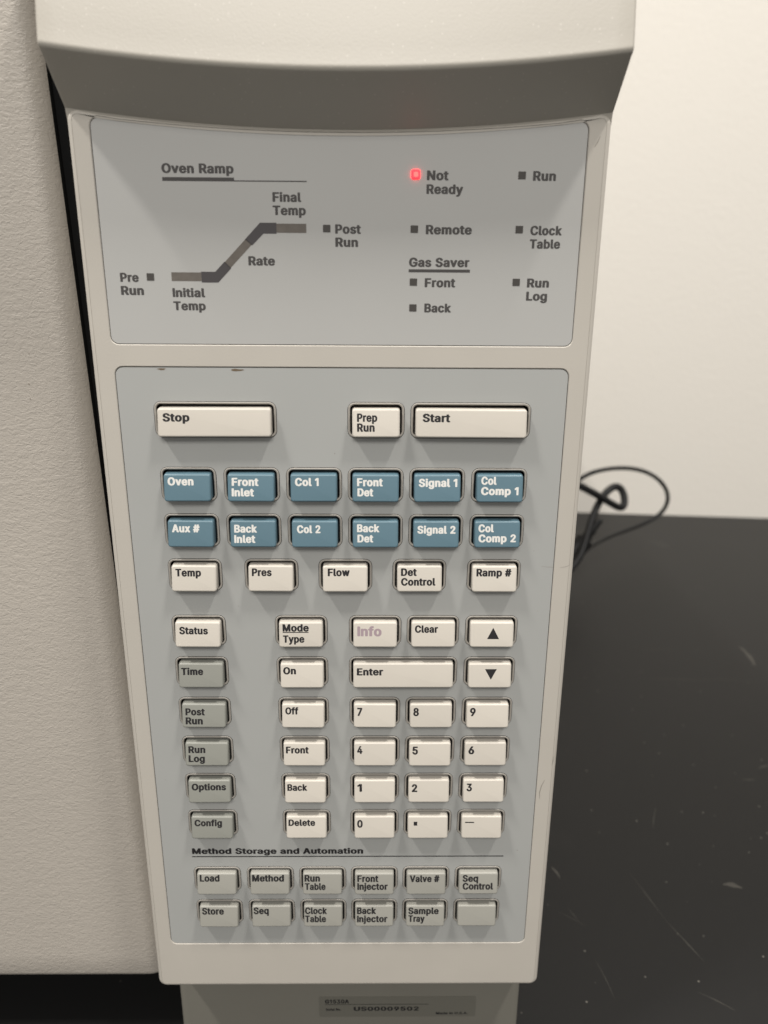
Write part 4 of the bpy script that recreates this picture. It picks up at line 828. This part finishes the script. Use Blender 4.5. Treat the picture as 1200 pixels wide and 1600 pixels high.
hairline([(65.86, 166.65), (67.23, 166.76), (68.18, 167.08), (68.93, 167.6)], 0.14, -0.02)
hairline([(66.53, 89.81), (65.61, 87.52), (65.14, 84.96), (65.31, 82.38)], 0.3, -0.02)
hairline([(68.87, 99.1), (68.8, 97.11), (68.48, 95.61)], 0.2, -0.02)
hairline([(67.2, 286.39), (66.66, 285.03), (65.94, 283.81)], 0.25, -0.02)

# ------------------------------------------------------------------ cables behind the console
def cable(name, pts, r, label):
    cu = bpy.data.curves.new(name, 'CURVE')
    cu.dimensions = '3D'; cu.bevel_depth = r * MM; cu.bevel_resolution = 4; cu.resolution_u = 10
    cu.use_fill_caps = True
    sp = cu.splines.new('NURBS'); sp.points.add(len(pts) - 1)
    for q, p_ in zip(sp.points, pts):
        q.co = (p_[0] * MM, p_[1] * MM, p_[2] * MM, 1)
    sp.use_endpoint_u = True; sp.order_u = 4
    tmp = bpy.data.objects.new('tmp_curve', cu); COL.objects.link(tmp)
    bpy.context.view_layer.update()
    me = bpy.data.meshes.new_from_object(tmp.evaluated_get(bpy.context.evaluated_depsgraph_get()))
    me.name = name
    bpy.data.objects.remove(tmp); bpy.data.curves.remove(cu)
    me.materials.clear(); me.materials.append(CABLE); me.shade_smooth()
    o = bpy.data.objects.new(name, me); COL.objects.link(o)
    o['label'] = label; o['category'] = 'cable'
    return o
loopo = cable('looped_cable', [(60, 470, 20.0), (140, 490, 10.0), (212.5, 520, 55.3), (230.9, 530, 59.3), (258.0, 545, 59.6), (290.0, 560, 53.8), (318.2, 575, 36.6), (332.1, 585, 15.0), (328.4, 590, -4.3), (307.9, 585, -14.6), (282.2, 570, -17.7), (255.3, 545, -15.6), (225.5, 510, -14.3), (203.5, 480, -17.2), (150, 440, -46.0), (60, 430, -40.0)], 2.2, 'thin black cable rising in a wide loop in front of the cream wall')
PLUG = (209.7, 475.0, 4.3)
bm = bmesh.new()
# moulded plug: fat grip narrowing into a ribbed sleeve, leaning down behind the console
axis = Vector((-0.62, -0.25, -0.74)).normalized()
side = axis.cross(Vector((0, 1, 0))).normalized(); up = axis.cross(side)
prev = None
for t, r_ in ((-26, 2.9), (-14, 3.6), (-13.9, 4.6), (-10, 4.6), (-9.9, 4.0), (-7, 4.0), (-6.9, 5.2), (-3, 5.6), (-2, 8.5), (16, 9.5), (24, 8.8), (25, 7.0)):
    ring = [bm.verts.new(Vector(PLUG) + axis * t + side * (r_ * math.cos(2 * math.pi * k / 16)) + up * (r_ * 0.8 * math.sin(2 * math.pi * k / 16))) for k in range(16)]
    if prev: bridge(bm, prev, ring)
    else: bm.faces.new(ring)
    prev = ring
bm.faces.new(prev)
bmesh.ops.recalc_face_normals(bm, faces=bm.faces)
link('plug', bm, CABLE, loopo, smooth=True, angle=35)
cable('power_cord', [(60, 430, 30.0), (130, 440, 24.0), (184.8, 450, 71.7), (199.5, 455, 63.1), (217.1, 460, 53.2), (232.6, 465, 43.0), (243.0, 470, 37.7), (245.2, 474, 46.6), (242.5, 478, 55.5), (236.1, 478, 59.2), (228.0, 474, 55.3), (220.4, 470, 47.7), (212.2, 462, 33.9), (207.0, 455, 18.0), (201.6, 448, 3.5), (193.1, 440, -11.2), (140, 420, -45.0), (60, 410, -40.0)], 3.4, 'thicker black cord with a tight hooked bend beside the wide loop')
